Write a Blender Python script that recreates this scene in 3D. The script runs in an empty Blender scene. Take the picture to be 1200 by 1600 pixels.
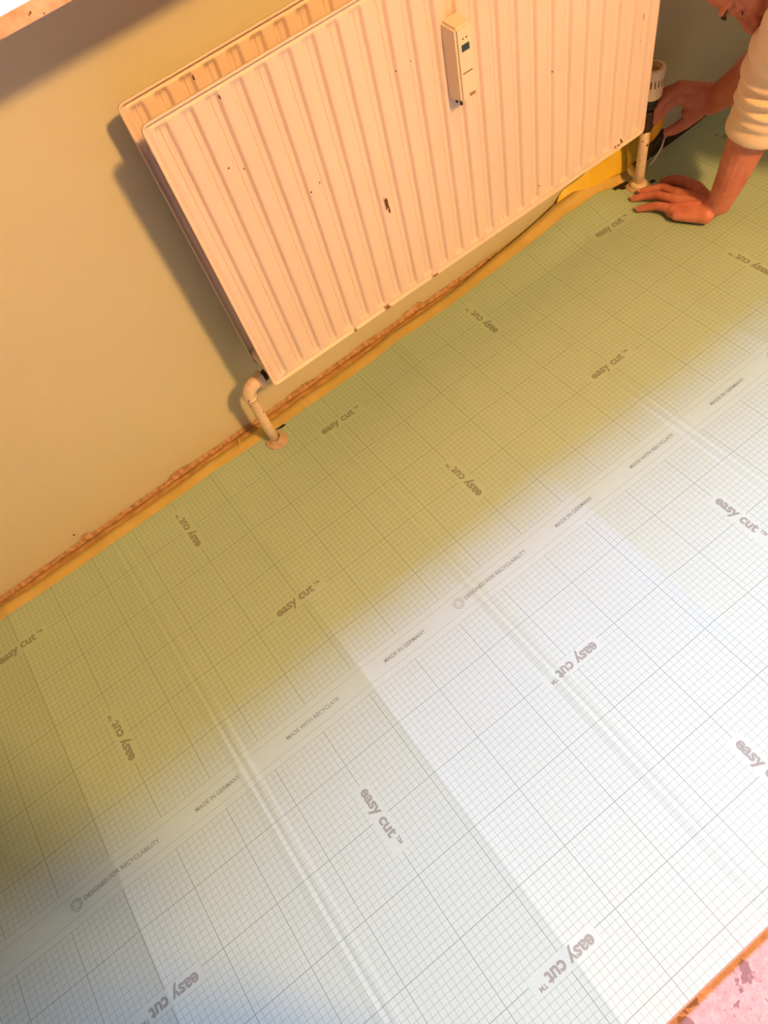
import bpy, bmesh, math, random
from mathutils import Vector, Matrix, noise
C = bpy.context.scene.collection
random.seed(7)
PI = math.pi

# ------------------------------------------------------------------ camera
CAM = (0.42337845, -0.546596, 1.1667759)
RIGHT = Vector((0.79173014, -0.57674761, -0.20130966))
DOWN = Vector((-0.59124715, -0.6406334, -0.48991392))
FWD = Vector((0.15359099, 0.50690338, -0.84820915))
cd = bpy.data.cameras.new('camera'); cam = bpy.data.objects.new('camera', cd); C.objects.link(cam)
m = Matrix((RIGHT, -DOWN, -FWD)).transposed().to_4x4(); m.translation = CAM
cam.matrix_world = m
cd.sensor_fit = 'VERTICAL'; cd.sensor_height = 36.0; cd.lens = 1077.40165 / 1600 * 36.0
cd.clip_start = 0.02; cd.clip_end = 200
bpy.context.scene.camera = cam
# ------------------------------------------------------------------ colour
vs = bpy.context.scene.view_settings
vs.view_transform = 'Standard'; vs.look = 'None'; vs.gamma = 1; vs.use_curve_mapping = False
vs.exposure = 0.36
# ------------------------------------------------------------------ world: bright overcast sky outside the window
w = bpy.data.worlds.new('sky'); bpy.context.scene.world = w; w.use_nodes = True
wn = w.node_tree.nodes; wl = w.node_tree.links
bg = wn['Background']; tc = wn.new('ShaderNodeTexCoord'); sp = wn.new('ShaderNodeSeparateXYZ')
rp = wn.new('ShaderNodeValToRGB'); wl.new(tc.outputs['Generated'], sp.inputs[0]); wl.new(sp.outputs[2], rp.inputs[0])
rp.color_ramp.elements[0].position = 0.0; rp.color_ramp.elements[0].color = (0.15, 0.15, 0.17, 1)
rp.color_ramp.elements[1].position = 0.06; rp.color_ramp.elements[1].color = (0.76, 0.96, 2.10, 1)
wl.new(rp.outputs[0], bg.inputs[0]); bg.inputs[1].default_value = 23.5
# ------------------------------------------------------------------ lights
WX0, WX1, WZ0, WZ1 = 0.42, 1.75, 0.93, 2.18         # window opening
pd = bpy.data.lights.new('window_portal', 'AREA'); pd.shape = 'RECTANGLE'; pd.size = WX1-WX0; pd.size_y = WZ1-WZ0
pd.cycles.is_portal = True
po = bpy.data.objects.new('window_portal', pd); C.objects.link(po)
po.location = ((WX0+WX1)/2, 0.80, (WZ0+WZ1)/2); po.rotation_euler = (-PI/2, 0, 0)
LAMP = (1.32, -1.9, 2.33)
ld = bpy.data.lights.new('ceiling_bulb', 'POINT'); ld.energy = 290; ld.color = (1.0, 0.480, 0.128); ld.shadow_soft_size = 0.11
lo = bpy.data.objects.new('ceiling_bulb', ld); C.objects.link(lo); lo.location = LAMP

# ------------------------------------------------------------------ helpers
def P(o, label=None, cat=None, group=None, kind=None):
    if label: o['label'] = label
    if cat: o['category'] = cat
    if group: o['group'] = group
    if kind: o['kind'] = kind
    return o
def empty(name, loc, **k):
    o = bpy.data.objects.new(name, None); C.objects.link(o); o.location = loc; o.empty_display_size = 0.05
    return P(o, **k)
def obj(name, bm, mat, parent=None, smooth=False, **k):
    me = bpy.data.meshes.new(name); bm.normal_update(); bm.to_mesh(me); bm.free()
    me.materials.append(mat)
    if smooth: me.polygons.foreach_set('use_smooth', [True]*len(me.polygons))
    o = bpy.data.objects.new(name, me); C.objects.link(o)
    if parent:
        o.parent = parent
        bpyroot = parent
        l = Vector((0, 0, 0))
        while bpyroot: l += bpyroot.location; bpyroot = bpyroot.parent
        o.location = -l
    return P(o, **k)
def box(bm, a, b, bev=0.0, seg=2):
    vs_ = bmesh.ops.create_cube(bm, size=1)['verts']
    s = [b[i]-a[i] for i in range(3)]
    for v in vs_: v.co = Vector([a[i]+(v.co[i]+.5)*s[i] for i in range(3)])
    if bev:
        es = list({e for v in vs_ for e in v.link_edges})
        bmesh.ops.bevel(bm, geom=es, offset=bev, segments=seg, affect='EDGES', profile=0.6)
def frame(d):
    d = Vector(d).normalized(); a = Vector((0, 0, 1)) if abs(d.z) < .9 else Vector((1, 0, 0))
    u = d.cross(a).normalized(); return d, u, d.cross(u)
def sweep(bm, pts, rads, n=16, caps=True, wob=None):
    """tube through pts with a radius at each; wob(i,a)->radius factor"""
    pts = [Vector(p) for p in pts]; rings = []; u = None
    for i, p in enumerate(pts):
        d = (pts[min(i+1, len(pts)-1)]-pts[max(i-1, 0)]).normalized()
        if u is None: _, u, _ = frame(d)
        u = (u-d*u.dot(d)).normalized(); v = d.cross(u)
        r = rads[i] if hasattr(rads, '__len__') else rads
        rings.append([bm.verts.new(p+(u*math.cos(2*PI*k/n)+v*math.sin(2*PI*k/n))*r*(wob(i, 2*PI*k/n) if wob else 1)) for k in range(n)])
    for a, b in zip(rings, rings[1:]):
        for k in range(n): bm.faces.new((a[k], a[(k+1) % n], b[(k+1) % n], b[k]))
    if caps: bm.faces.new(rings[0][::-1]); bm.faces.new(rings[-1])
    return rings
def capsule(bm, p0, r0, p1, r1, n=16):
    p0, p1 = Vector(p0), Vector(p1); d = (p1-p0).normalized(); pts = []; rs = []
    for k in range(6): a = PI/2*(1-k/5.); pts.append(p0-d*r0*math.sin(a)); rs.append(max(r0*math.cos(a), 1e-4))
    for k in range(6): a = PI/2*k/5.; pts.append(p1+d*r1*math.sin(a)); rs.append(max(r1*math.cos(a), 1e-4))
    sweep(bm, pts, rs, n)
def ellipsoid(bm, c, ax, rad, n=24):
    """ax: three direction vectors, rad: three radii"""
    M = Matrix([Vector(ax[i])*rad[i] for i in range(3)]).transposed().to_4x4(); M.translation = Vector(c)
    bmesh.ops.create_uvsphere(bm, u_segments=n, v_segments=n//2, radius=1, matrix=M)
def lathe(bm, c, prof, n=32, axis=(0, 0, 1)):
    d, u, v = frame(axis); c = Vector(c); rings = []
    for r, h in prof:
        rings.append([bm.verts.new(c+d*h+(u*math.cos(2*PI*k/n)+v*math.sin(2*PI*k/n))*max(r, 1e-5)) for k in range(n)])
    for a, b in zip(rings, rings[1:]):
        for k in range(n): bm.faces.new((a[k], b[k], b[(k+1) % n], a[(k+1) % n]))
    bmesh.ops.recalc_face_normals(bm, faces=bm.faces[:])

# -- tiny expression language for procedural materials
class X:
    nt = None
    def __init__(s, k): s.k = k
    @staticmethod
    def op(o, *a):
        n = X.nt.nodes.new('ShaderNodeMath'); n.operation = o
        for i, q in enumerate(a):
            if isinstance(q, X): X.nt.links.new(q.k, n.inputs[i])
            else: n.inputs[i].default_value = q
        return X(n.outputs[0])
    def __add__(s, o): return X.op('ADD', s, o)
    def __sub__(s, o): return X.op('SUBTRACT', s, o)
    def __rsub__(s, o): return X.op('SUBTRACT', o, s)
    def __mul__(s, o): return X.op('MULTIPLY', s, o)
    def __truediv__(s, o): return X.op('DIVIDE', s, o)
    def lt(s, o): return X.op('LESS_THAN', s, o)
    def gt(s, o): return X.op('GREATER_THAN', s, o)
    def abs(s): return X.op('ABSOLUTE', s)
    def max(s, o): return X.op('MAXIMUM', s, o)
    def min(s, o): return X.op('MINIMUM', s, o)
    def near(s, period, off=0.0):          # distance to the nearest multiple of period (+off)
        return X.op('PINGPONG', s - off, period/2) if False else (X.op('WRAP', s-off, period/2, -period/2)).abs()
def base(name, col, rough=0.6, **k):
    m = bpy.data.materials.new(name); m.use_nodes = True; X.nt = m.node_tree
    b = m.node_tree.nodes['Principled BSDF']; b.inputs['Base Color'].default_value = (*col, 1); b.inputs['Roughness'].default_value = rough
    for a, v in k.items(): b.inputs[a.replace('_', ' ')].default_value = v
    return m, b
def coords():
    t = X.nt.nodes.new('ShaderNodeNewGeometry'); s = X.nt.nodes.new('ShaderNodeSeparateXYZ')
    X.nt.links.new(t.outputs['Position'], s.inputs[0])
    return t.outputs['Position'], X(s.outputs[0]), X(s.outputs[1]), X(s.outputs[2])
def nz(scale, detail=3, rough=.5, vec=None, dist=0.0):
    n = X.nt.nodes.new('ShaderNodeTexNoise'); n.inputs['Scale'].default_value = scale; n.inputs['Detail'].default_value = detail
    n.inputs['Roughness'].default_value = rough; n.inputs['Distortion'].default_value = dist
    if vec is None: vec = coords()[0]
    X.nt.links.new(vec, n.inputs['Vector']); return X(n.outputs[0])
def mix(f, a, b):
    n = X.nt.nodes.new('ShaderNodeMix'); n.data_type = 'RGBA'
    for i, q in ((0, f), (6, a), (7, b)):
        if isinstance(q, X): X.nt.links.new(q.k, n.inputs[i])
        elif i == 0: n.inputs[i].default_value = q
        else: n.inputs[i].default_value = (*q, 1)
    return X(n.outputs[2])
def ramp(x, lo_, hi):
    n = X.nt.nodes.new('ShaderNodeMapRange'); X.nt.links.new(x.k, n.inputs[0]); n.inputs[1].default_value = lo_; n.inputs[2].default_value = hi
    return X(n.outputs[0])
def setc(b, x): X.nt.links.new(x.k, b.inputs['Base Color'])
def bump(b, x, dist=0.001, s=1.0):
    n = X.nt.nodes.new('ShaderNodeBump'); n.inputs['Distance'].default_value = dist; n.inputs['Strength'].default_value = s
    X.nt.links.new(x.k, n.inputs['Height']); X.nt.links.new(n.outputs[0], b.inputs['Normal'])

# ------------------------------------------------------------------ materials
SHEET_COL = (0.56, 0.67, 0.50); INK = (0.17, 0.24, 0.18)
wall_m, b = base('wall_paint', (0.62, 0.58, 0.44), 0.75)
setc(b, mix(ramp(nz(3.0), .3, .7), (0.585, 0.605, 0.475), (0.615, 0.63, 0.50))); bump(b, nz(260, 3), .0006, .5)
far_m, b = base('low_bounce_wall', (0.16, 0.16, 0.13), 0.8)  # unseen walls, coloured darker than the window wall to cut bounced light
plain_m, b = base('plain_plaster', (0.20, 0.20, 0.18), 0.85); bump(b, nz(60), .001, .3)
raw_m, b = base('raw_plaster', (0.36, 0.22, 0.13), 0.95)
setc(b, mix(ramp(nz(90, 6), .35, .65), (0.34, 0.20, 0.11), (0.62, 0.43, 0.27))); bump(b, nz(180, 6), .004, .8)
conc_m, b = base('pink_screed', (0.7, 0.5, 0.42), 0.75)
n1 = nz(95, 8, .75); n2 = ramp(nz(17, 5, .6, dist=.4), .60, .615); n3 = nz(420, 2)
setc(b, mix(n2, mix(ramp(n3, .66, .70), mix(ramp(n1, .35, .65), (0.42, 0.27, 0.22), (0.62, 0.43, 0.36)), (0.20, 0.10, 0.085)), (0.25, 0.15, 0.13)))
bump(b, n1, .0015, .6)
marble_m, b = base('sill_marble', (0.8, 0.7, 0.66), 0.22)
n1 = nz(38, 8, .7); setc(b, mix(ramp(nz(120, 4), .64, .69), mix(ramp(n1, .35, .7), (0.86, 0.66, 0.56), (0.62, 0.36, 0.24)), (0.22, 0.08, 0.05)))
white_m, b = base('radiator_enamel', (0.80, 0.68, 0.56), 0.38, Specular_IOR_Level=0.35)
vec, x, y, z = coords()
chips = [(0.9295, .405, .4085, .0035, .011), (0.932, .405, .395, .002, .006), (0.633, .405, .205, .004, .002), (1.5, .405, .206, .007, .003),
         (1.51, .405, .21, .003, .005), (1.49, .405, .209, .002, .003), (1.543, .405, .435, .0015, .004), (1.535, .405, .40, .001, .003), (1.541, .405, .385, .001, .003),
         (1.13, .405, .205, .002, .002), (0.88, .405, .201, .006, .002), (0.80, .405, .201, .003, .0015), (1.0, .405, .201, .007, .0012), (1.28, .405, .24, .002, .001), (0.72, .405, .70, .001, .003)]
jit = nz(420, 2, vec=vec); d = None
for cx, cy, cz, rx, rz in chips:
    q = ((x-cx).abs()*(1/rx)).max((z-cz).abs()*(1/rz)); d = q if d is None else d.min(q)
spots = (d + (jit-.5)*2.2).lt(1.0)
v = X.nt.nodes.new('ShaderNodeTexVoronoi'); v.inputs['Scale'].default_value = 26; X.nt.links.new(vec, v.inputs['Vector'])
tiny = X(v.outputs['Distance']).lt(0.042) * nz(9, 1, vec=vec).gt(.60)
setc(b, mix(spots.max(tiny), mix(ramp(nz(6, 3, vec=vec), .3, .7), (0.76, 0.65, 0.62), (0.80, 0.69, 0.66)), (0.12, 0.045, 0.02)))
bump(b, nz(700, 2, vec=vec), .0003, .4)
pipe_m, b = base('pipe_enamel', (0.76, 0.64, 0.53), 0.33)
vec, x, y, z = coords()
setc(b, mix((nz(130, 3, .6, vec=vec).gt(.665)).max(nz(60, 4, .6, vec=vec).gt(.70)), (0.76, 0.64, 0.53), (0.09, 0.035, 0.02))); bump(b, nz(300, 2, vec=vec), .0005, .5)
ros_m, b = base('aged_plastic', (0.56, 0.42, 0.33), 0.5); bump(b, nz(90, 4), .0012, .6)
plast_m, b = base('cream_plastic', (0.80, 0.70, 0.58), 0.42)
black_m, b = base('black_plastic', (0.012, 0.012, 0.014), 0.35)
dark_m, b = base('dark_recess', (0.02, 0.012, 0.008), 0.8)
lcd_m, b = base('lcd_glass', (0.025, 0.04, 0.05), 0.12)
print_m, b = base('brown_print', (0.22, 0.10, 0.05), 0.6)
rustm, b = base('bare_iron', (0.06, 0.035, 0.025), 0.6, Metallic=0.4)
tape_m, b = base('yellow_tape', (0.80, 0.55, 0.14), 0.55)
setc(b, mix(ramp(nz(14, 4), .35, .65), (0.60, 0.47, 0.15), (0.68, 0.54, 0.20)))
film_m, b = base('yellow_film', (0.95, 0.66, 0.06), 0.4, Transmission_Weight=0.0)
b.inputs['Subsurface Weight'].default_value = 0.2
wood_m, b = base('joint_brown_and_shade', (0.38, 0.22, 0.10), 0.8)
setc(b, mix(coords()[1].gt(1.71), mix(ramp(nz(40, 5), .35, .65), (0.40, 0.23, 0.09), (0.56, 0.37, 0.16)), (0.045, 0.028, 0.018)))  # beyond the valve pipe the gap's shadow is painted into the joint colour
ytool_m, b = base('yellow_plastic', (0.90, 0.55, 0.04), 0.35)
under_m, b = base('brown_underside', (0.42, 0.24, 0.12), 0.8)
ink_m, b = base('printed_ink', INK, 0.5)
vec, x, y, z = coords(); b.inputs['Base Color'].default_value = (0.24, 0.30, 0.24, 1)
inks_m, b = base('printed_ink_faint', (0.19, 0.25, 0.19), 0.5)
skin_m, b = base('skin', (0.62, 0.26, 0.18), 0.48)
b.inputs['Subsurface Weight'].default_value = 0.12; b.inputs['Subsurface Radius'].default_value = (0.012, 0.004, 0.002); b.inputs['Subsurface Scale'].default_value = 0.5
vec, x, y, z = coords()
setc(b, mix(ramp(nz(28, 4, .6, vec=vec), .35, .65), (0.52, 0.165, 0.125), (0.64, 0.25, 0.19))); bump(b, nz(160, 4, .6, vec=vec), .0012, .5)
nail_m, b = base('fingernail', (0.78, 0.45, 0.36), 0.3)
hair_m, b = base('dark_hair', (0.035, 0.018, 0.010), 0.55)
eye_m, b = base('eye_white', (0.75, 0.70, 0.66), 0.15)
sweat_m, b = base('cream_fleece', (0.81, 0.67, 0.49), 0.9); bump(b, nz(900, 3), .0008, .6)
trous_m, b = base('dark_trousers', (0.05, 0.055, 0.07), 0.9)
alu_m, b = base('window_paint', (0.82, 0.82, 0.80), 0.4)

# ------------------------------------------------------------------ structure
WY = 0.545; ZF = -0.005
bm = bmesh.new(); box(bm, (-1.7, -3.2, ZF-.12), (3.1, WY+.35, ZF)); obj('floor', bm, conc_m, kind='structure', label='bare pink screed floor with brown stains, showing past the underlay sheet')
bm = bmesh.new(); box(bm, (-1.7, -3.2, 2.5), (3.1, WY+.35, 2.6)); obj('ceiling', bm, plain_m, kind='structure')
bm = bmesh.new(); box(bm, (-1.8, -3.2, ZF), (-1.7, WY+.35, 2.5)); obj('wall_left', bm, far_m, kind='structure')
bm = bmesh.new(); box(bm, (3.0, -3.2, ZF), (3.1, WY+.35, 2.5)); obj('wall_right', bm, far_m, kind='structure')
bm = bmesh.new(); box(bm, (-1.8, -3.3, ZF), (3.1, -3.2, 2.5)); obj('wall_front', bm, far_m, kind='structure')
# back wall: masonry core with a painted plaster skin whose lower edge is broken off
bm = bmesh.new()
WD = WY+.30
box(bm, (-1.7, WY+.008, ZF), (3.0, WD, WZ0-.034)); box(bm, (-1.7, WY, WZ1), (3.0, WD, 2.5))
box(bm, (-1.7, WY, WZ0-.034), (WX0, WD, WZ1)); box(bm, (WX1, WY, WZ0-.034), (3.0, WD, WZ1))
wall = obj('wall_back', bm, wall_m, kind='structure')
def edge_h(x):
    n = noise.noise(Vector((x*9, 3.1, 0)))*.5+.5; n2 = noise.noise(Vector((x*70, 1.1, 0))); n3 = noise.noise(Vector((x*23, 8.1, 0)))
    h = 0.002+.004*n+.0012*n2+max(0, n3-.3)*.012
    for cx, w_, a in ((1.02, .016, .011), (.99, .010, .008), (.11, .012, .010), (.345, .02, .008), (.68, .03, .005), (.86, .04, .003)):
        h += a*math.exp(-((x-cx)/w_)**4)
    return h
bm = bmesh.new(); N = 2300; prev = None
for i in range(N+1):
    xx = -1.7+4.7*i/N; h = edge_h(xx)
    c = [bm.verts.new((xx, WY, WZ0-.034)), bm.verts.new((xx, WY, h+.004)), bm.verts.new((xx, WY+.002, h)), bm.verts.new((xx, WY+.009, h))]
    if prev:
        for k in range(3): bm.faces.new((prev[k], prev[k+1], c[k+1], c[k]))
    prev = c
obj('plaster_skin', bm, wall_m, wall)
bm = bmesh.new(); prev = None
for i in range(1200):       # rough masonry foot visible under the broken plaster
    xx = -1.7+4.7*i/1199.; c = []
    for k, (yy, zz) in enumerate(((WY+.010, .045), (WY+.0075, .02), (WY+.004, .008), (WY-.004, -.004), (WY-.012, ZF))):
        q = noise.noise(Vector((xx*40, k*1.7, 0)))*.003
        c.append(bm.verts.new((xx, yy+(q if k else 0), zz)))
    if prev:
        for k in range(4): bm.faces.new((prev[k], prev[k+1], c[k+1], c[k]))
    prev = c
obj('plaster_foot', bm, raw_m, wall, label='broken brown plaster edge at the foot of the wall')
bm = bmesh.new()
for hx, hz in ((.098, .033),): lathe(bm, (hx, WY-.0004, hz), [(.0001, 0), (.0022, 0), (.0022, .001)], 12, (0, 1, 0))
obj('nail_hole', bm, dark_m, wall)
# window (above the frame of the photograph; it lets the daylight in)
bm = bmesh.new(); f = .055
for a, b_ in (((WX0, .70, WZ0), (WX1, .76, WZ0+f)), ((WX0, .70, WZ1-f), (WX1, .76, WZ1)), ((WX0, .70, WZ0), (WX0+f, .76, WZ1)), ((WX1-f, .70, WZ0), (WX1, .76, WZ1)), (((WX0+WX1)/2-.03, .70, WZ0), ((WX0+WX1)/2+.03, .76, WZ1))):
    box(bm, a, b_, .004)
obj('window_1', bm, alu_m, kind='structure')
SZ0, SZ1 = 0.879, 0.897
bm = bmesh.new(); box(bm, (-.35, .36, SZ0), (2.15, WD-.02, SZ1), .002)
P(obj('window_sill', bm, marble_m), 'speckled reddish brown marble window sill slab above the radiator', 'window sill')

# ------------------------------------------------------------------ underlay sheet
SX0, SX1, SY0, SY1 = -0.352, 2.95, -0.73, 0.492
CREASE = [(-.352+.2552*k) for k in range(14)]
def sheet_z(x, y):
    z = 0.0
    for k, c in enumerate(CREASE):
        d = x-c
        if abs(d) > .14: continue
        f = (1.35 if c > .6 else 1.0)*(.62+.45*noise.noise(Vector((c*7, y*2.2, 1))))
        if k % 2: z += (.0058*math.exp(-abs(d)/.026)+.0034*math.exp(-(d/.075)**2))*f
        else:
            z += (-.0006+.0022*math.exp(-((abs(d)-.009)/.006)**2))*math.exp(-(d/.03)**2)*f+.0016*math.exp(-(d/.05)**2)
    z += .0016*noise.noise(Vector((x*3.2, y*3.2, 0)))+.0018
    # the sheet rides up near the wall towards the valve end
    t = max(0.0, (y-.385)/.107); a = max(0.0, min(1.0, (x-.9)/.75)); a = min(a, max(0., 1-(x-1.52)/.10)) if x > 1.52 else a; z += (.026*a+.002)*t*t*(3-2*min(t, 1))
    return max(z, 0.0)+.0022
xs = set()
q = SX0
while q < SX1: xs.add(round(q, 5)); q += .012
for c in CREASE:
    for k in range(-12, 13):
        v_ = c+k*.0025
        if SX0 <= v_ <= SX1: xs.add(round(v_, 5))
xs.add(SX1); xs = sorted(xs); ys = [SY0+(SY1-SY0)*j/96. for j in range(97)]
def tape_edge(x):
    return SY1+.002*noise.noise(Vector((x*5, 0, 4)))+(.008*max(0, min(1, (x-1.2)/.4)))+.010*max(0, min(1, (x-1.68)/.06))
bm = bmesh.new(); g = []
for xx in xs:
    col = []
    for j, yy in enumerate(ys):
        yv = yy if j < 96 else tape_edge(xx)
        if j == 0: yv = SY0+.0015*noise.noise(Vector((xx*4, 0, 2)))
        col.append(bm.verts.new((xx, yv, sheet_z(xx, yv))))
    g.append(col)
for i in range(len(g)-1):
    for j in range(96): bm.faces.new((g[i][j], g[i+1][j], g[i+1][j+1], g[i][j+1]))
sheet_m, b = base('underlay_print', SHEET_COL, 0.42, Specular_IOR_Level=0.5)
vec, x, y, z = coords()
wob = (nz(1.1, 1, vec=vec)-.5)*.001
minor = (x.near(.01)+wob*0).lt(.00038).max(y.near(.01).lt(.00038))
major = x.near(.1).lt(.00060).max(y.near(.1).lt(.00060))
ln = (minor*.58).max(major*.80)
inband = (y+.1).abs().lt(.0300)
clear = inband
for cx, cy, h in ((-.10, .40, 1), (.30, .40, 0), (.40, .105, 1), (0, .10, 0), (.70, -.305, 1), (.30, -.30, 0), (.40, -.605, 1), (0., -.60, 0)):
    hw, hh = (.060, .0135) if h else (.0135, .060)
    clear = clear.max(x.near(.8, cx).lt(hw)*(y-cy).abs().lt(hh))
if True:
    bl = (y+.1).abs()
    bandl = ((bl-.0300).abs().lt(.00045)).max((bl-.0175).abs().lt(.00045))*.55
ln = (ln*(1.0-clear)).max(bandl)
tone = ramp(nz(900, 2, vec=vec), .2, .8)
setc(b, mix(ln, mix(tone, (0.39, 0.58, 0.455), (0.445, 0.635, 0.515)), INK))
bump(b, nz(1100, 2, vec=vec), .0002, .35)
sheet = obj('underlay_sheet', bm, sheet_m, smooth=True)
P(sheet, 'pale green gridded underlay sheet covering the floor, printed easy cut, with fold creases', 'underlay')
bm = bmesh.new(); prev = None        # thin brown underside showing along the cut edge
for i in range(500):
    xx = SX0+(SX1-SX0)*i/499.; y0 = SY0+.0015*noise.noise(Vector((xx*4, 0, 2))); zt = sheet_z(xx, y0)-.0003
    c = [bm.verts.new((xx, y0-.0022, zt)), bm.verts.new((xx, y0-.0022, ZF)), bm.verts.new((xx, y0+.02, zt))]
    if prev: bm.faces.new((prev[0], prev[1], c[1], c[0])); bm.faces.new((prev[2], prev[0], c[0], c[2]))
    prev = c
obj('backing', bm, under_m, sheet, label='thin brown backing at the cut edge')
bm = bmesh.new(); prev = None
for j in range(60):
    yy = SY0+(SY1-SY0)*j/59.; zt = sheet_z(SX0, yy)-.0003
    c = [bm.verts.new((SX0-.002, yy, zt)), bm.verts.new((SX0-.002, yy, ZF)), bm.verts.new((SX0+.02, yy, zt))]
    if prev: bm.faces.new((prev[0], prev[1], c[1], c[0])); bm.faces.new((prev[2], prev[0], c[0], c[2]))
    prev = c
obj('backing', bm, under_m, sheet)

def textmesh(s, bold=0.0):
    cu = bpy.data.curves.new('t', 'FONT'); cu.body = s; cu.size = 1.0; cu.offset = bold; cu.resolution_u = 4
    o = bpy.data.objects.new('t', cu); C.objects.link(o)
    dg = bpy.context.evaluated_depsgraph_get(); me = o.evaluated_get(dg).to_mesh()
    V = [v.co.copy() for v in me.vertices]; F = [tuple(p.vertices) for p in me.polygons]
    o.evaluated_get(dg).to_mesh_clear(); bpy.data.objects.remove(o); bpy.data.curves.remove(cu)
    return V, F
_tc = {}
def layout(s, bold, width):
    if (s, bold) not in _tc: _tc[(s, bold)] = textmesh(s, bold)
    V, F = _tc[(s, bold)]; x0 = min(v.x for v in V); x1 = max(v.x for v in V); k = width/(x1-x0)
    return [((v.x-(x0+x1)/2)*k, v.y*k) for v in V], F
def put_floor_text(name, parts, cx, cy, ang, mat):
    bm = bmesh.new(); ca, sa = math.cos(ang), math.sin(ang)
    for V, F, ox, oy in parts:
        vv = []
        for a, b_ in V:
            a += ox; b_ += oy; X_, Y_ = cx+a*ca-b_*sa, cy+a*sa+b_*ca
            vv.append(bm.verts.new((X_, Y_, sheet_z(X_, Y_)+.00045)))
        for f in F:
            try: bm.faces.new([vv[i] for i in f])
            except ValueError: pass
    return obj(name, bm, mat, sheet)
V1, F1 = layout('easy cut', .030, .085); V2, F2 = layout('TM', .03, .0125)
hgt = max(b_ for a, b_ in V1)
ec = [(V1, F1, -.009, -.0048), (V2, F2, .0435, .0030)]
for row, (cy, ang, off) in enumerate(((.40, 0, -.10), (.105, 0, .40), (-.305, PI, -.10), (-.605, PI, .40))):
    for k in range(0, 4):
        cx = off+.8*k
        if cx < 2.0 and cx > -.3: put_floor_text('printed_word', ec, cx, cy, ang, ink_m)
for row, (cy, ang, off) in enumerate(((.40, PI/2, .30), (.10, PI/2, 0), (-.30, -PI/2, .30), (-.60, -PI/2, 0))):
    for k in range(0, 4):
        cx = off+.8*k
        if cx < 2.0: put_floor_text('printed_word', ec, cx, cy, ang, ink_m)
for k in range(-1, 5):
    V, F = layout('MADE IN GERMANY', .010, .090)
    if -.35 < .10+.4*k-.05 < 1.9: put_floor_text('printed_line', [(V, F, 0, -.0028)], .10+.4*k, -.1, 0, inks_m)
for k in range(0, 3):
    V, F = layout('MADE WITH RECYCLATE', .010, .110); put_floor_text('printed_line', [(V, F, 0, -.0028)], .298+.8*k, -.1, 0, inks_m)
    V, F = layout('DESIGNED FOR RECYCLABILITY', .010, .144); put_floor_text('printed_line', [(V, F, 0, -.0028)], -.09+.8*k, -.1, 0, inks_m)
    # recycling triangle of three looped arrows
    bm = bmesh.new(); cx, cy = -.177+.8*k, -.1
    def strip(pts, w_):
        prev = None
        for i, p in enumerate(pts):
            p = Vector(p); d = (Vector(pts[min(i+1, len(pts)-1)])-Vector(pts[max(i-1, 0)])).normalized(); nn = Vector((-d.y, d.x))
            c = [bm.verts.new((*(p+nn*w_/2), sheet_z(p.x, p.y)+.0004)), bm.verts.new((*(p-nn*w_/2), sheet_z(p.x, p.y)+.0004))]
            if prev: bm.faces.new((prev[0], prev[1], c[1], c[0]))
            prev = c
    for r_ in range(3):
        a0 = PI/2+r_*2*PI/3
        for rad, sp_ in ((.0094, 1.0), (.0066, .8)):
            strip([(cx+rad*math.cos(a0+t*sp_), cy+rad*math.sin(a0+t*sp_)) for t in [(-.85+1.7*i/10) for i in range(11)]], .0008)
        e = a0+.95; p = Vector((cx+.008*math.cos(e), cy+.008*math.sin(e))); tv = Vector((-math.sin(e), math.cos(e))); nv = Vector((math.cos(e), math.sin(e)))
        strip([tuple(p-nv*.0035), tuple(p+tv*.004), tuple(p+nv*.0035)], .0008)
        strip([tuple(p-nv*.0035), tuple(p-nv*.0012)], .0008); strip([tuple(p+nv*.0035), tuple(p+nv*.0012)], .0008)
    obj('recycling_mark', bm, inks_m, sheet)
# ragged cuts around the two pipes: dark plates stand in for their shade
def flake(pts, name, parent, mat, dz=.0006):
    bm = bmesh.new(); top = [bm.verts.new((p[0], p[1], sheet_z(p[0], p[1])+dz)) for p in pts]; bot = [bm.verts.new((p[0], p[1], sheet_z(p[0], p[1])-.001)) for p in pts]
    bm.faces.new(top)
    for i in range(len(pts)): j = (i+1) % len(pts); bm.faces.new((top[i], bot[i], bot[j], top[j]))
    bmesh.ops.recalc_face_normals(bm, faces=bm.faces[:])
    return obj(name, bm, mat, parent, label='dark plate standing in for the shade of a ragged cut around a radiator pipe')
flake([(.571, .497), (.577, .484), (.590, .479), (.601, .480), (.596, .487), (.585, .492)], 'cut_out_shade', sheet, dark_m)
flake([(.578, .462), (.586, .456), (.588, .459), (.580, .466)], 'cut_out_shade', sheet, dark_m)
flake([(1.585, .492), (1.592, .480), (1.601, .484), (1.606, .474), (1.618, .472), (1.622, .480), (1.640, .484), (1.636, .492), (1.615, .495)], 'cut_out_shade', sheet, dark_m)
flake([(1.666, .444), (1.676, .437), (1.682, .440), (1.676, .449)], 'cut_out_shade', sheet, dark_m)

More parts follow.
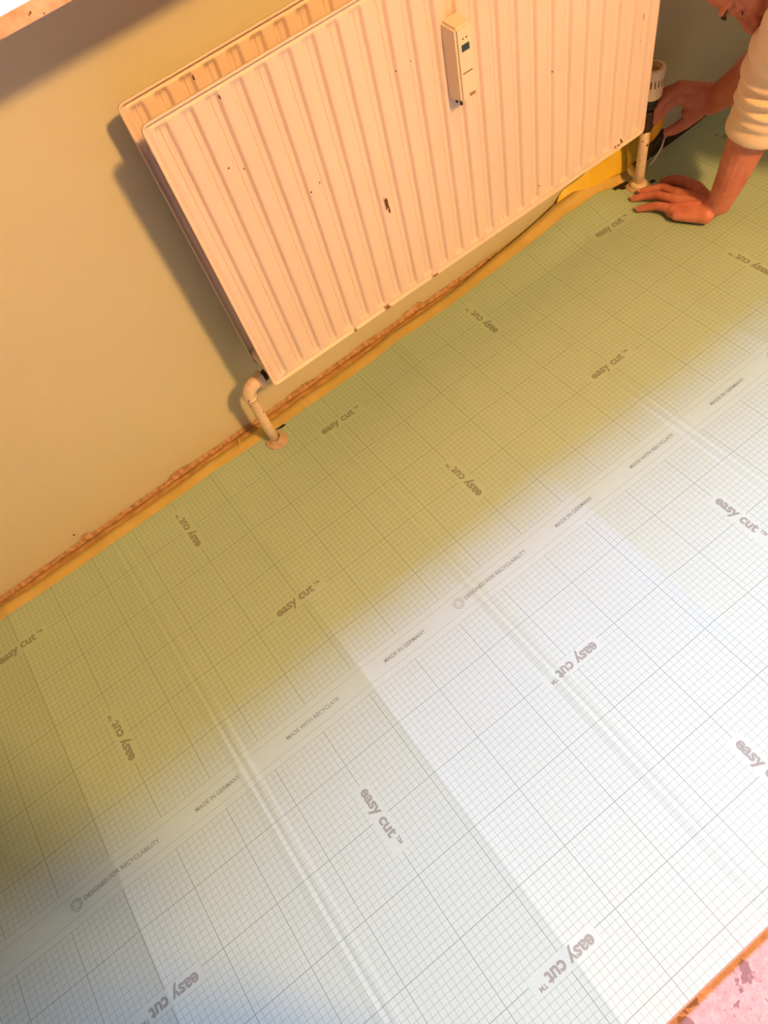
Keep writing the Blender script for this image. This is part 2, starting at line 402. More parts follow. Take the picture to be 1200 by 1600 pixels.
# ------------------------------------------------------------------ yellow tape and joint along the wall
def tape_z(x, y): return 0.0
bm = bmesh.new(); prev = None
for i in range(900):
    xx = -1.0+2.68*i/899.; e = tape_edge(xx); a = max(0, min(1, (xx-1.15)/.45)); w_ = .0015*noise.noise(Vector((xx*14, 2, 2)))
    zs = sheet_z(xx, e) if xx > SX0 else .003
    c = [bm.verts.new((xx, e-.006, zs+.0006)), bm.verts.new((xx, e+.004, zs+.0008)), bm.verts.new((xx, e+.013+w_*.5, zs+.001+a*.008)),
         bm.verts.new((xx, .519+w_+a*.012, max(.001, zs-.002)+a*.020)), bm.verts.new((xx, .5225+w_+a*.012, -.003+a*.03)), bm.verts.new((xx, .5225+w_+a*.012, ZF))]
    if prev:
        for k in range(5): bm.faces.new((prev[k], c[k], c[k+1], prev[k+1]))
    prev = c
P(obj('edge_tape', bm, tape_m, smooth=True), 'yellow adhesive tape strip running along the wall edge of the underlay', 'tape')
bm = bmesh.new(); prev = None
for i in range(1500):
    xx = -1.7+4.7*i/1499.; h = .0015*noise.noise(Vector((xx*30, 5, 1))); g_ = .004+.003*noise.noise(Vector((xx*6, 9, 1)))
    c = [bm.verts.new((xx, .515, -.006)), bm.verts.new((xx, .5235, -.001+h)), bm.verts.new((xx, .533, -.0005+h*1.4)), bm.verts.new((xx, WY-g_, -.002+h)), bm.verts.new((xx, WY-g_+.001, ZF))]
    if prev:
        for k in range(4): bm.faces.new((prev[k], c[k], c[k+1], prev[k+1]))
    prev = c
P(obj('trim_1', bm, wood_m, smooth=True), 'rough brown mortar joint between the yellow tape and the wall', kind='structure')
# loose yellow film torn up behind the valve pipe
bm = bmesh.new(); NX, NZ = 46, 14; g = []
for i in range(NX+1):
    t = i/NX; xx = 1.45+.30*t; col = []
    top = .020+.060*min(1, t*2.4)+.045*max(0, (t-.45)/.55)**1.0
    if t > .86: top -= .30*(t-.86)
    for j in range(NZ+1):
        s = j/NZ; zz = .020+s*top
        bulge = .008*noise.noise(Vector((xx*26, zz*9, 0)))+.006*math.sin(xx*64+s*1.5)
        yy = .512+.020*s+bulge*(.4+s); yy = min(yy, WY-.003)
        col.append(bm.verts.new((xx+.012*(s-.5)*math.sin(xx*30), yy, zz)))
    g.append(col)
for i in range(NX):
    for j in range(NZ): bm.faces.new((g[i][j], g[i+1][j], g[i+1][j+1], g[i][j+1]))
fo = obj('loose_film', bm, film_m, smooth=True); P(fo, 'crumpled bright yellow film standing up against the wall behind the valve pipe', 'film')
so = fo.modifiers.new('s', 'SOLIDIFY'); so.thickness = .0006
# torn sliver of tape beside the left pipe
bm = bmesh.new(); sweep(bm, [(.497, .512, .006), (.500, .524, .012), (.497, .512, .013), (.489, .502, .010), (.481, .496, .007), (.487, .491, .006), (.499, .489, .005)], [.0008]*7, 8)
P(obj('tape_sliver', bm, tape_m), 'thin torn curl of yellow tape left of the pipe elbow', 'tape')

# ------------------------------------------------------------------ radiator
RX0, RX1, RZ0, RZ1, YF, YB = .603, 1.573, .199, .719, .405, .485
rad = empty('radiator', (RX0, (YF+YB)/2, RZ0), label='cream enamelled double-panel radiator with vertical flutes on the wall', cat='radiator')
NF = 24; PITCH = (RX1-RX0-.012)/NF
def prof(u):        # depth of the pressed face over one pitch, u in metres from the pitch start
    c = PITCH*.5; d = abs(u-c)
    g_ = 0.0
    if d < .0125: g_ = .0068*(0.5+0.5*math.cos(PI*min(1, max(0, (d-.0062)/.0063))))
    g_ -= .0024*math.exp(-((d)/.0016)**2)
    g_ -= .0010*math.exp(-((d-.0048)/.0008)**2)
    return g_
us = []
for k in range(NF):
    for s in [0, .10, .18, .215, .25, .28, .31, .335, .36, .375, .39, .41, .44, .46, .48, .50, .52, .54, .56, .59, .61, .625, .64, .665, .69, .72, .75, .785, .82, .90]:
        us.append((k+s)*PITCH)
us.append(NF*PITCH)
zsamp = [0, .004, .008, .011, .014, .018, .022, .027, .033, .045]+[.045+(.43*i/10.) for i in range(1, 11)]
H = RZ1-RZ0
zsamp = [0, .0008, .0030, .0036, .0060, .0068, .0091, .012, .016, .020, .025, .031, .04, .08, .15, .26, .37, .44, .48, .489, .495, .500, .504, .508, .5109, .5132, .5140, .5164, .5170, .5192, .520]
def panel(name, parent, yf):
    bm = bmesh.new(); L = RX1-RX0; rim = .006; T = .011
    def corner(x, z):      # rounded corners
        r = .010
        for cx, cz, sx, sz in ((r, r, -1, -1), (L-r, r, 1, -1), (r, H-r, -1, 1), (L-r, H-r, 1, 1)):
            if (x-cx)*sx > 0 and (z-cz)*sz > 0:
                d_ = max(abs(x-cx), abs(z-cz)); a = math.hypot(x-cx, z-cz)
                return cx+(x-cx)*d_/a, cz+(z-cz)*d_/a
        return x, z
    xsv = sorted(set([0, .0008, .0030, .0036, .0060]+[round(.006+u, 5) for u in us]+[L-.0060, L-.0036, L-.0030, L-.0008, L]))
    g = []
    for x in xsv:
        col = []
        for z in zsamp:
            e = min(x, L-x, z, H-z)       # distance from rim
            if 0.006 <= x <= L-.006:
                u = (x-.006) % PITCH; y = prof(u)
                f_ = min(1.0, max(0.0, (min(z, H-z)-.008)/.011)); f_ = f_*f_*(3-2*f_); y = y*f_
            else: y = 0.0
            if e < .0031: y = -.0026                      # raised seam lip
            elif e < .0063: y = .0045                      # groove behind the lip
            elif e < .0090: y = .0045+(y-.0045)*(e-.0063)/.0027
            if e <= 0: y = -.0015
            X_, Z_ = corner(x, z)
            col.append(bm.verts.new((RX0+X_, yf+y, RZ0+Z_)))
        g.append(col)
    for i in range(len(g)-1):
        for j in range(len(zsamp)-1): bm.faces.new((g[i][j], g[i+1][j], g[i+1][j+1], g[i][j+1]))
    ring = [g[i][0] for i in range(len(g))]+[g[-1][j] for j in range(1, len(zsamp))]+[g[i][-1] for i in range(len(g)-2, -1, -1)]+[g[0][j] for j in range(len(zsamp)-2, 0, -1)]
    prev = ring
    for yy, ins in ((yf+.0015, 0), (yf+.003, .0012), (yf+T, .0045)):
        cur = []
        for v_ in ring:
            cx = RX0+L/2; cz = RZ0+H/2
            cur.append(bm.verts.new((v_.co.x-math.copysign(min(ins, abs(v_.co.x-cx)), v_.co.x-cx) if abs(abs(v_.co.x-cx)-L/2) < .012 else v_.co.x, yy,
                                     v_.co.z-math.copysign(ins, v_.co.z-cz) if abs(abs(v_.co.z-cz)-H/2) < .012 else v_.co.z)))
        n_ = len(prev)
        for k in range(n_): bm.faces.new((prev[k], cur[k], cur[(k+1) % n_], prev[(k+1) % n_]))
        prev = cur
    bm.faces.new(prev)
    bmesh.ops.recalc_face_normals(bm, faces=bm.faces[:])
    o = obj(name, bm, white_m, parent, smooth=True)
    return o
panel('front_panel', rad, YF); panel('rear_panel', rad, YB)
for cx, cz in ((RX0+.022, RZ0+.022), (RX1-.022, RZ0+.022), (RX0+.030, RZ1-.075), (RX1-.030, RZ1-.075)):
    for _ in (0,):
        bm = bmesh.new(); lathe(bm, (cx, YF+.008, cz), [(.0001, 0), (.019, 0), (.019, .075), (.0001, .075)], 20, (0, 1, 0)); obj('cross_tube', bm, pipe_m, rad, smooth=False)
for cx in (RX0+.18, RX1-.18):
    for z0, z1 in ((RZ0+.05, RZ0+.11), (RZ1-.14, RZ1-.07)):
        bm = bmesh.new(); box(bm, (cx-.016, YB+.010, z0), (cx+.016, WY-.0005, z1), .002); obj('wall_bracket', bm, white_m, rad)
# heat cost meter
hm = empty('heat_meter', (1.087, .405, .51), label='cream heat meter box with small black display on the radiator front', cat='meter')
bm = bmesh.new()
mx0, mx1, mz0, mz1, my0, my1 = 1.087, 1.1225, .512, .630, .371, .4045
A = [(mx0, my1, mz0), (mx1, my1, mz0), (mx1, my1, mz1), (mx0, my1, mz1)]
Bq = [(mx0+.0015, my0+.001, mz0+.0045), (mx1-.0015, my0+.001, mz0+.0045), (mx1-.0015, my0+.001, mz1-.004), (mx0+.0015, my0+.001, mz1-.004)]
va = [bm.verts.new(p) for p in A]; vb = [bm.verts.new(p) for p in Bq]
bm.faces.new(va); bm.faces.new(vb[::-1])
for k in range(4): bm.faces.new((va[k], vb[k], vb[(k+1) % 4], va[(k+1) % 4]))
bmesh.ops.recalc_face_normals(bm, faces=bm.faces[:])
bmesh.ops.bevel(bm, geom=[e for e in bm.edges if min(v_.co.y for v_ in e.verts) < .38], offset=.0035, segments=4, affect='EDGES')
obj('housing', bm, plast_m, hm, smooth=False)
def mrect(name, x0, z0, x1, z1, mat, y=None, par=None):
    bm = bmesh.new(); yy = my0+.001-.0004
    box(bm, (x0, yy, z0), (x1, yy+.0008, z1)); return obj(name, bm, mat, par or hm)
mxc = (mx0+mx1)/2
mrect('display', mxc-.0075, .5905, mxc+.0075, .6005, lcd_m, label=None) if False else mrect('display', mxc-.0075, .5905, mxc+.0075, .6005, lcd_m)
for dx in (-.0033, .0033):
    bm = bmesh.new(); lathe(bm, (mxc+dx, my0+.0007, .6085), [(.0001, 0), (.0013, 0), (.0013, .0008)], 12, (0, 1, 0)); obj('sensor_hole', bm, dark_m, hm)
mrect('print_bar', mxc-.0095, .5583, mxc+.0095, .5600, print_m)
mrect('label_stamp', mxc-.0005, .5205, mxc+.0115, .5222, print_m); mrect('label_stamp', mxc-.0005, .5232, mxc+.0115, .5249, print_m)
bm = bmesh.new(); box(bm, (mx0+.004, my0+.008, mz0-.003), (mx0+.007, my0+.012, mz0+.006), .0006); box(bm, (mx0+.004, my0+.020, mz0-.003), (mx0+.007, my0+.023, mz0+.006), .0006)
obj('clip', bm, dark_m, hm)

# ------------------------------------------------------------------ left pipe
PX, PY = .560, .460
lp = empty('return_pipe', (PX, PY, 0), label='paint-chipped cream pipe with elbow at the left end of the radiator', cat='pipe')
bm = bmesh.new(); R_ = .024; zc = .182
pts = [(PX+.002, PY, .000), (PX, PY, .06), (PX, PY, .120), (PX, PY, zc-R_)]
for k in range(1, 9):
    a = PI/2*k/8; pts.append((PX+R_-R_*math.cos(a), PY, zc-R_+R_*math.sin(a)))
rr = [.0110]*4+[.0135]*8
pts.append((PX+R_+.006, PY, zc)); rr.append(.0135)
sweep(bm, pts, rr, 20); sweep(bm, [(PX, PY, zc-R_-.006), (PX, PY, zc-R_+.002)], [.0145, .0145], 20)
obj('pipe', bm, pipe_m, lp, smooth=True)
bm = bmesh.new(); sweep(bm, [(PX+R_+.004, PY, zc), (PX+R_+.005, PY, zc), (PX+R_+.017, PY, zc), (PX+R_+.018, PY, zc)], [.015, .0185, .0185, .016], 6); obj('union_nut', bm, pipe_m, lp)
bm = bmesh.new(); sweep(bm, [(PX+R_+.017, PY, zc), (PX+R_+.030, PY, zc+.006), (RX0+.022, PY, zc+.020), (RX0+.022, PY, zc+.034)], [.0105, .0105, .0105, .0105], 16); obj('tailpiece', bm, rustm, lp, smooth=True, label='dark bare iron tailpiece')
def rosette(parent, x, y, r=.030, ang=0):
    z0 = sheet_z(x, y)
    bm = bmesh.new(); lathe(bm, (x, y, z0), [(.011, .0), (r, .0), (r, .0022), (r-.003, .0042), (r-.009, .006), (.016, .0075), (.0145, .012), (.0112, .0125)], 40)
    if ang:
        for v_ in bm.verts:
            q = v_.co-Vector((x, y, z0)); 
            if abs(q.x) < .02 and q.y < -.004: v_.co.z += .002*math.sin(q.x*260)
    o = obj('rosette', bm, ros_m, parent, smooth=False); return o
rosette(lp, PX+.003, PY-.001, .0255, 1)
bm = bmesh.new(); capsule(bm, (PX+.008, PY-.004, .010), .007, (PX+.014, PY-.015, .008), .0055); capsule(bm, (PX+.012, PY-.012, .008), .005, (PX+.009, PY-.022, .006), .0035)
obj('filler', bm, ros_m, lp, smooth=True)
# ------------------------------------------------------------------ right pipe and thermostatic valve
QX, QY = 1.641, .456
rpz = sheet_z(QX, QY)
rp_ = empty('feed_pipe', (QX, QY, 0), label='cream vertical pipe with round floor rosette at the right end of the radiator', cat='pipe')
bm = bmesh.new(); sweep(bm, [(QX, QY, 0), (QX, QY, .05), (QX, QY, .10), (QX, QY-.001, .150)], [.0112]*4, 20); obj('pipe', bm, pipe_m, rp_, smooth=True)
rosette(rp_, QX, QY, .0275)
bm = bmesh.new(); lathe(bm, (QX, QY, rpz+.004), [(.020, 0), (.020, .006), (.017, .010), (.0112, .0105)], 32); obj('collar', bm, pipe_m, rp_)
vp = empty('thermostatic_valve', (QX, QY-.001, .150), label='slotted cream thermostat head on a black valve collar beside the radiator', cat='valve')
bm = bmesh.new(); lathe(bm, (QX, QY-.001, .150), [(.0001, 0), (.014, 0), (.016, .004), (.016, .040), (.013, .045), (.0001, .045)], 6); sweep(bm, [(QX-.004, QY-.001, .176), (QX-.05, QY-.003, .196), (RX1-.022, .452, .205)], [.011, .011, .011], 14)
obj('valve_body', bm, rustm, vp)
bm = bmesh.new(); lathe(bm, (QX, QY-.001, .203), [(.0001, 0), (.0165, 0), (.0165, .006), (.0185, .0065), (.0185, .009), (.0172, .0095), (.0172, .013), (.0195, .0135), (.0195, .024), (.0001, .024)], 32); obj('collar', bm, black_m, vp)
bm = bmesh.new(); hz = .227; n = 60; c0 = Vector((QX, QY-.001, hz)); rings = []
for h, r in ((0, .0235), (.002, .0245), (.024, .0252)):
    rings.append([bm.verts.new(c0+Vector((math.cos(2*PI*k/n)*r, math.sin(2*PI*k/n)*r, h))) for k in range(n)])
def slot(k): return (k % 3) == 0
for lvl, (h, r) in enumerate(((.027, .0252), (.043, .0254), (.046, .0254), (.058, .0250), (.061, .0235), (.061, .0175), (.050, .0165))):
    rings.append([bm.verts.new(c0+Vector((math.cos(2*PI*k/n)*r, math.sin(2*PI*k/n)*r, h))) for k in range(n)])
for li, (a, b_) in enumerate(zip(rings, rings[1:])):
    for k in range(n):
        f_ = bm.faces.new((a[k], a[(k+1) % n], b_[(k+1) % n], b_[k]))
        if li == 3 and slot(k):
            r_ = bmesh.ops.inset_individual(bm, faces=[f_], thickness=.0002, depth=-.004)
bm.faces.new(rings[0][::-1])
head = obj('thermostat_head', bm, plast_m, vp)
bm = bmesh.new()
for k in range(0, n, 3):
    a0 = 2*PI*(k+.12)/n; a1 = 2*PI*(k+.88)/n
    q = [bm.verts.new(c0+Vector((math.cos(a)*.0258, math.sin(a)*.0258, h))) for a, h in ((a0, .0275), (a1, .0275), (a1, .0425), (a0, .0425))]; bm.faces.new(q)
P(obj('vent_slots', bm, dark_m, head), kind=None)
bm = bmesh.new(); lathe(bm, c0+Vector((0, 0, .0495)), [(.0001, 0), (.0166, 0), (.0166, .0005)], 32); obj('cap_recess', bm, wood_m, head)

# ------------------------------------------------------------------ black and yellow hand tool by the pipe
kt = empty('utility_knife', (1.70, .50, .03), label='black and yellow cutting tool held under the thermostat valve', cat='tool')
bm = bmesh.new(); ax = (Vector((.25, -.25, 1)).normalized(), Vector((1, .3, -.2)).normalized()); d_ = ax[0]; u_ = (ax[1]-d_*ax[1].dot(d_)).normalized(); w_ = d_.cross(u_)
ellipsoid(bm, (1.694, .463, .085), (d_, u_, w_), (.036, .019, .014)); obj('handle', bm, black_m, kt, smooth=True)
bm = bmesh.new(); ellipsoid(bm, (1.684, .468, .126), (d_, u_, w_), (.036, .023, .016)); obj('casing', bm, ytool_m, kt, smooth=True)
bm = bmesh.new(); sweep(bm, [(1.672, .455, .045), (1.680, .449, .060), (1.690, .443, .085), (1.700, .446, .110)], [.0022]*4, 8); obj('blade_lead', bm, alu_m, kt, smooth=True)

# ------------------------------------------------------------------ person
body = empty('person', (1.95, -.25, 0), label='kneeling person in a cream sweatshirt leaning on one hand, working at the valve', cat='person')
def chain(bm, pts, rs):
    for i in range(len(pts)-1): capsule(bm, pts[i], rs[i], pts[i+1], rs[i+1])
def fuse(o, vox, it=3, fac=.5):
    r = o.modifiers.new('r', 'REMESH'); r.mode = 'VOXEL'; r.voxel_size = vox; r.use_smooth_shade = True
    s = o.modifiers.new('s', 'SMOOTH'); s.iterations = it; s.factor = fac
bm = bmesh.new()
# left forearm and hand planted on the sheet
LW = (1.660, .243, .050); LE = (1.690, .205, .325); LS = (1.630, .100, .59)
chain(bm, [LW, (1.666, .232, .12), (1.676, .224, .20), (1.686, .214, .27), LE, (1.650, .178, .44), LS], [.0265, .033, .041, .041, .038, .040, .044])
chain(bm, [LW, (1.652, .262, .030)], [.0265, .022])
g0 = sheet_z(1.6, .38)
def Z(q): return q+g0
palm = [((1.652, .262, Z(.026)), .021), ((1.630, .250, Z(.022)), .018)]
IM, MM, RM, KM = (1.651, .352, Z(.026)), (1.629, .342, Z(.027)), (1.608, .324, Z(.024)), (1.600, .305, Z(.019))
for a, ra in (((1.668, .268, Z(.026)), .018), ((1.652, .262, Z(.026)), .020), ((1.634, .254, Z(.024)), .019)):
    for q, rq in ((IM, .0125), (MM, .0125), (RM, .0122), (KM, .0112)): capsule(bm, a, ra, q, rq)
chain(bm, [IM, (1.649, .392, Z(.024)), (1.635, .412, Z(.018)), (1.619, .429, Z(.012))], [.0108, .0095, .0086, .0074])
chain(bm, [MM, (1.620, .384, Z(.025)), (1.607, .408, Z(.017)), (1.593, .427, Z(.010))], [.0108, .0095, .0087, .0075])
chain(bm, [RM, (1.596, .360, Z(.021)), (1.585, .378, Z(.015)), (1.574, .393, Z(.009))], [.0108, .0094, .0085, .0073])
chain(bm, [KM, (1.603, .326, Z(.012)), (1.611, .343, Z(.009)), (1.616, .354, Z(.0085))], [.0095, .0082, .0075, .0068])
chain(bm, [(1.672, .285, Z(.024)), (1.690, .330, Z(.024)), (1.694, .372, Z(.022)), (1.688, .398, Z(.018)), (1.677, .415, Z(.012))], [.018, .0165, .0130, .0118, .0092])
# tendons
for q in (IM, MM, RM): capsule(bm, (1.652+(q[0]-1.63)*.3, .275, Z(.044)), .0035, (q[0], q[1]-.004, q[2]+.0095), .0045)
# right forearm and hand reaching under the thermostat
RW = (1.770, .391, .172); RE = (1.800, .251, .335); RS = (1.93, .17, .55)
chain(bm, [RW, (1.778, .35, .212), (1.790, .30, .275), RE, (1.87, .21, .45), RS], [.028, .034, .041, .044, .047, .058])
for a, ra in (((1.765, .402, .190), .020), ((1.762, .400, .165), .020)):
    for q, rq in (((1.706, .432, .222), .0125), ((1.703, .425, .200), .013), ((1.722, .412, .165), .014)): capsule(bm, a, ra, q, rq)
chain(bm, [(1.706, .430, .222), (1.683, .443, .210), (1.664, .448, .197), (1.650, .447, .186)], [.0122, .0108, .0096, .0082])
chain(bm, [(1.704, .426, .205), (1.680, .436, .192), (1.662, .440, .180), (1.650, .440, .172)], [.0125, .0110, .0098, .0082])
chain(bm, [(1.712, .438, .216), (1.694, .464, .204), (1.680, .476, .186), (1.676, .472, .170)], [.0115, .0102, .0090, .0078])
chain(bm, [(1.718, .442, .205), (1.706, .470, .190), (1.696, .480, .172), (1.690, .474, .158)], [.0105, .0092, .0083, .0072])
chain(bm, [(1.745, .400, .160), (1.722, .412, .142), (1.704, .424, .130), (1.688, .432, .128)], [.0175, .0145, .0120, .0095])
# torso, neck
NB = (1.775, .13, .61)
chain(bm, [NB, (1.85, -.03, .56), (1.95, -.21, .52), (2.04, -.38, .44)], [.085, .13, .125, .135])
chain(bm, [LS, NB, RS], [.045, .065, .045])
# head
Fv = Vector((-.30, -.10, -.95)).normalized(); Uv = Vector((-.487, .775, .07)); Uv = (Uv-Fv*Uv.dot(Fv)).normalized(); Lv = Fv.cross(Uv)   # Lv = person's right
NT = Vector((1.688, .279, .380))-RIGHT*.009+DOWN*.016
HC = NT-Fv*.114+Uv*.040
def hp(r, u, f): return HC+Lv*r+Uv*u+Fv*f
AX = (Lv, Uv, Fv)
ellipsoid(bm, hp(0, .034, -.040), AX, (.072, .082, .088)); ellipsoid(bm, hp(0, .004, .000), AX, (.064, .074, .072))
ellipsoid(bm, hp(0, -.018, .040), AX, (.047, .050, .040)); ellipsoid(bm, hp(0, -.060, .026), AX, (.047, .046, .050)); ellipsoid(bm, hp(0, -.088, .052), AX, (.024, .018, .022))
ellipsoid(bm, hp(0, .030, .022), AX, (.056, .034, .042))                                                      # forehead
for s in (-1, 1):
    chain(bm, [hp(.008*s, .011, .073), hp(.028*s, .014, .069), hp(.048*s, .006, .050)], [.0085, .0085, .007])  # brow
    chain(bm, [hp(.028*s, -.034, .056), hp(.050*s, -.026, .036)], [.017, .016])                              # cheek
    chain(bm, [hp(.022*s, -.014, .056), hp(.040*s, -.013, .050)], [.0125, .0125])                           # lid mound
    ellipsoid(bm, hp(.074*s, -.010, -.016), AX, (.008, .030, .018))
    ellipsoid(bm, hp(.0100*s, -.046, .081), AX, (.0080, .009, .011))
chain(bm, [hp(0, .002, .064), hp(0, -.020, .079), hp(0, -.041, .0945)], [.0080, .0085, .0105])               # nose
chain(bm, [hp(0, -.010, .066), hp(0, -.032, .073), hp(0, -.050, .070)], [.012, .014, .011])
chain(bm, [hp(-.020, -.066, .070), hp(0, -.062, .078), hp(.020, -.066, .070)], [.005, .0065, .005]); chain(bm, [hp(-.018, -.075, .068), hp(0, -.076, .076), hp(.018, -.075, .068)], [.005, .0075, .005])
chain(bm, [hp(0, -.03, -.04), NB], [.050, .058])
sk = obj('body', bm, skin_m, body, smooth=True); fuse(sk, .0022, 3, .5)
for s in (-1, 1):
    bm = bmesh.new(); ellipsoid(bm, hp(.031*s, -.012, .0555), (Lv, Uv, Fv), (.0120, .0120, .0120)); obj('eye', bm, eye_m, body, smooth=True)
    bm = bmesh.new(); ellipsoid(bm, hp(.031*s, -.009, .0565), (Lv, Uv, Fv), (.0135, .0110, .0135)); obj('eyelid', bm, skin_m, body, smooth=True)
    bm = bmesh.new(); chain(bm, [hp(.020*s, -.0165, .0690), hp(.031*s, -.0185, .0705), hp(.042*s, -.0165, .0645)], [.0009, .0013, .0008]); obj('eyelashes', bm, hair_m, body, smooth=True)
    bm = bmesh.new(); chain(bm, [hp(.010*s, .009, .0815), hp(.028*s, .013, .0760), hp(.048*s, .007, .0560)], [.0034, .0042, .0024]); obj('eyebrow', bm, hair_m, body, smooth=True)
    bm = bmesh.new(); ellipsoid(bm, hp(.0105*s, -.0515, .0870), (Lv, Uv, Fv), (.0034, .0026, .0052), 12); obj('nostril', bm, dark_m, body, smooth=True)
bm = bmesh.new(); ellipsoid(bm, hp(0, .048, -.058), (Lv, Uv, Fv), (.079, .082, .088)); ellipsoid(bm, hp(0, -.005, -.065), (Lv, Uv, Fv), (.074, .073, .058))
for k in range(70):
    th = random.uniform(0, 2*PI); ph = random.uniform(.1, 1.5); q = Vector((math.cos(th)*math.sin(ph), math.cos(ph), math.sin(th)*math.sin(ph)))
    if q.z > .55: continue
    c = hp(q.x*.077, .048+q.y*.080, -.058+q.z*.086); ellipsoid(bm, c, (Lv, Uv, Fv), (.014, .016, .014), 8)
hr = obj('hair', bm, hair_m, body, smooth=True); fuse(hr, .004, 2)
# fingernails
def nail(tip, dr, r):
    bm = bmesh.new(); d_ = Vector(dr).normalized(); up = Vector((0, 0, 1)); s_ = d_.cross(up).normalized(); n_ = s_.cross(d_)
    ellipsoid(bm, Vector(tip)+n_*r*.62+d_*.001, (s_, d_, n_), (r*.62, .0056, r*.30), 12); obj('fingernail', bm, nail_m, body, smooth=True)
nail((1.619, .429, Z(.012)), (-.013, .019, -.006), .0075); nail((1.593, .427, Z(.010)), (-.013, .02, -.006), .0076); nail((1.574, .393, Z(.009)), (-.012, .015, -.006), .0073)
# sweatshirt
bm = bmesh.new()
path = [Vector(p) for p in ((1.683, .217, .210), (1.687, .213, .250), (1.690, .208, .290), (1.688, .204, .335), (1.676, .190, .385), (1.659, .170, .445), (1.641, .138, .52), (1.622, .11, .585))]
def along(t):
    t = t*(len(path)-1); i = min(int(t), len(path)-2); f_ = t-i
    p0 = path[max(i-1, 0)]; p1 = path[i]; p2 = path[i+1]; p3 = path[min(i+2, len(path)-1)]
    return .5*((2*p1)+(p2-p0)*f_+(2*p0-5*p1+4*p2-p3)*f_*f_+(3*p1-p0-3*p2+p3)*f_**3)
NS = 110; pts = [along(i/NS) for i in range(NS+1)]
def rad_(i):
    s = i/NS*.42
    r = .0595+.003*math.sin(s*10)
    if s < .05: r = .0570+.004*math.sin(PI*s/.05)
    return r
def wob(i, a):
    s = i/NS*.42
    if s < .056: return 1+.008*math.sin(3*a)
    env = min(1, (s-.056)/.02)*max(.25, 1-(s-.05)/.45)
    q = math.sin(2*PI*(s/.046)+1.3*math.sin(a+.6)+.7*math.sin(2*a+s*20))
    q2 = math.sin(2*PI*(s/.063)+2.1*math.cos(a)+1)
    return 1+env*(.135*max(-.5, q)+.06*q2)+.02*math.sin(3*a+s*30)
sweep(bm, pts, [rad_(i) for i in range(NS+1)], 48, wob=wob)
chain(bm, [(1.628, .10, .595), (1.775, .10, .61), (1.93, .16, .55)], [.066, .095, .075])
chain(bm, [(1.785, .08, .60), (1.85, -.04, .56), (1.94, -.21, .53), (2.03, -.38, .45)], [.12, .165, .165, .165])
chain(bm, [(1.93, .16, .55), (1.87, .21, .46), (1.812, .245, .37)], [.075, .064, .056])
sw = obj('sweatshirt', bm, sweat_m, body, smooth=True); fuse(sw, .0042, 2)
bm = bmesh.new()
chain(bm, [(2.02, -.38, .42), (1.94, -.17, .28), (1.90, -.06, .075)], [.14, .10, .068]); chain(bm, [(1.90, -.06, .075), (2.06, -.34, .062), (2.16, -.50, .055)], [.068, .058, .045])
chain(bm, [(2.14, -.32, .42), (2.22, -.10, .28), (2.24, .04, .075)], [.13, .10, .068]); chain(bm, [(2.24, .04, .075), (2.34, -.24, .062), (2.42, -.40, .055)], [.068, .058, .045])
tr = obj('trousers', bm, trous_m, body, smooth=True); fuse(tr, .008, 2)
for fx, fy in ((2.16, -.50), (2.42, -.40)):
    bm = bmesh.new(); chain(bm, [(fx, fy, .05), (fx+.03, fy-.08, .045), (fx+.045, fy-.14, .036)], [.042, .040, .030]); s_ = obj('shoe', bm, black_m, body, smooth=True)

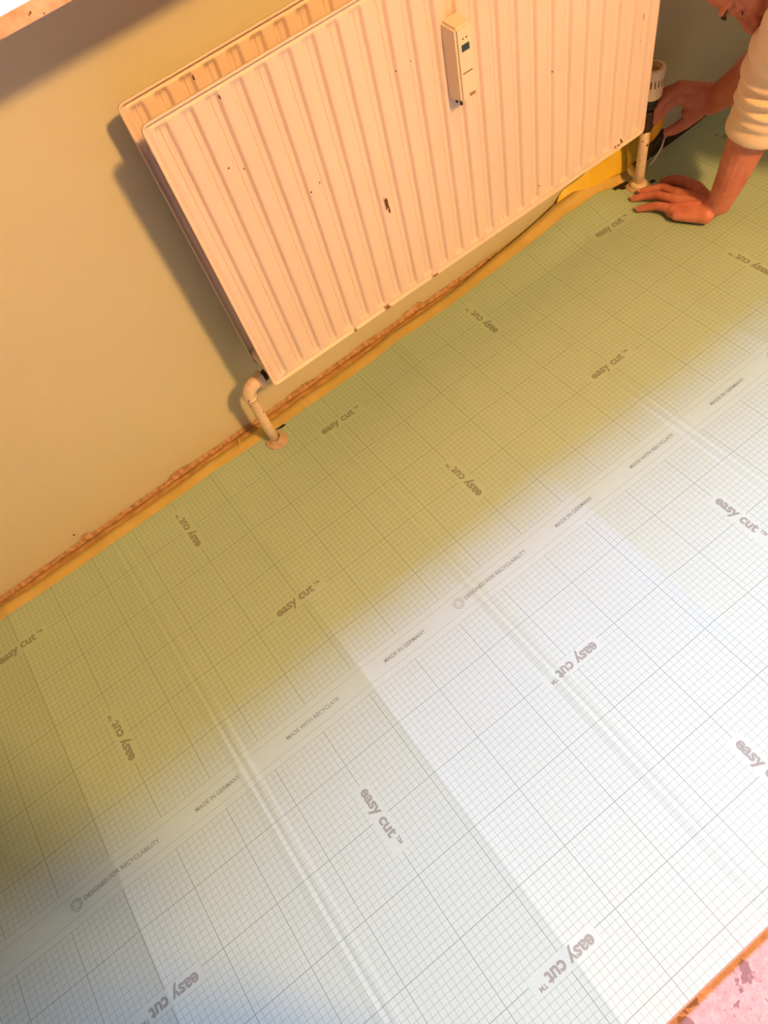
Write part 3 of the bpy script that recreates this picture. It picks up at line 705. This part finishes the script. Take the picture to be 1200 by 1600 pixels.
# ------------------------------------------------------------------ the photographer, standing behind the camera
ph = empty('person', (.33, -1.02, 0), label='standing person in dark clothes beside the underlay sheet, holding up a phone', cat='person')
bm = bmesh.new()
hx, hy = .33, -1.02
chain(bm, [(hx, hy, 1.42), (hx, hy+.02, 1.50)], [.055, .055]); ellipsoid(bm, (hx+.01, hy+.05, 1.60), ((1, 0, 0), (0, 1, 0), (0, 0, 1)), (.075, .095, .115)); ellipsoid(bm, (hx+.01, hy+.145, 1.575), ((1, 0, 0), (0, 1, 0), (0, 0, 1)), (.012, .016, .02))
for sx in (-1, 1):
    chain(bm, [(hx+.10*sx, hy+.26, 1.16), (hx+.06*sx+.05, hy+.36, 1.19)], [.030, .024])
    chain(bm, [(hx+.06*sx+.05, hy+.36, 1.19), (hx+.045*sx+.06, hy+.395, 1.22)], [.024, .018])
    for k in range(4): chain(bm, [(hx+.05*sx+.06, hy+.39, 1.185+.018*k), (hx+.068*sx+.06, hy+.405, 1.185+.018*k), (hx+.060*sx+.06, hy+.420, 1.185+.018*k)], [.009, .008, .007])
    chain(bm, [(hx+.04*sx+.06, hy+.39, 1.18), (hx+.02*sx+.06, hy+.392, 1.205)], [.010, .008])
fuse(obj('body', bm, skin_m, ph, smooth=True), .006, 2)
bm = bmesh.new(); chain(bm, [(hx-.17, hy, 1.38), (hx, hy, 1.40), (hx+.17, hy, 1.38)], [.065, .08, .065]); chain(bm, [(hx, hy, 1.30), (hx, hy, 1.10), (hx, hy, .92)], [.14, .13, .14])
for sx in (-1, 1): chain(bm, [(hx+.18*sx, hy, 1.37), (hx+.22*sx, hy+.05, 1.13), (hx+.10*sx, hy+.26, 1.16)], [.062, .052, .042])
fuse(obj('jumper', bm, trous_m, ph, smooth=True), .008, 2)
bm = bmesh.new()
for sx in (-1, 1): chain(bm, [(hx+.08*sx, hy, .90), (hx+.10*sx, hy+.02, .48), (hx+.10*sx, hy, .10)], [.115, .075, .055])
fuse(obj('trousers', bm, trous_m, ph, smooth=True), .008, 2)
bm = bmesh.new(); ellipsoid(bm, (hx+.01, hy+.03, 1.635), ((1, 0, 0), (0, 1, 0), (0, 0, 1)), (.083, .10, .095)); obj('hair', bm, hair_m, ph, smooth=True)
for sx in (-1, 1):
    bm = bmesh.new(); chain(bm, [(hx+.10*sx, hy-.02, .042), (hx+.11*sx, hy+.08, .040), (hx+.12*sx, hy+.15, .032)], [.042, .040, .030]); obj('shoe', bm, black_m, ph, smooth=True)
bm = bmesh.new(); M_ = Matrix((RIGHT, -DOWN, -FWD)).transposed(); box(bm, (-.036, -.075, .0), (.036, .075, .009), .003)
for v_ in bm.verts: v_.co = M_ @ v_.co + Vector((CAM[0], CAM[1], CAM[2])) - FWD*.012 + DOWN*.045
P(obj('phone', bm, black_m), 'black phone held in both hands by the standing person', 'phone')
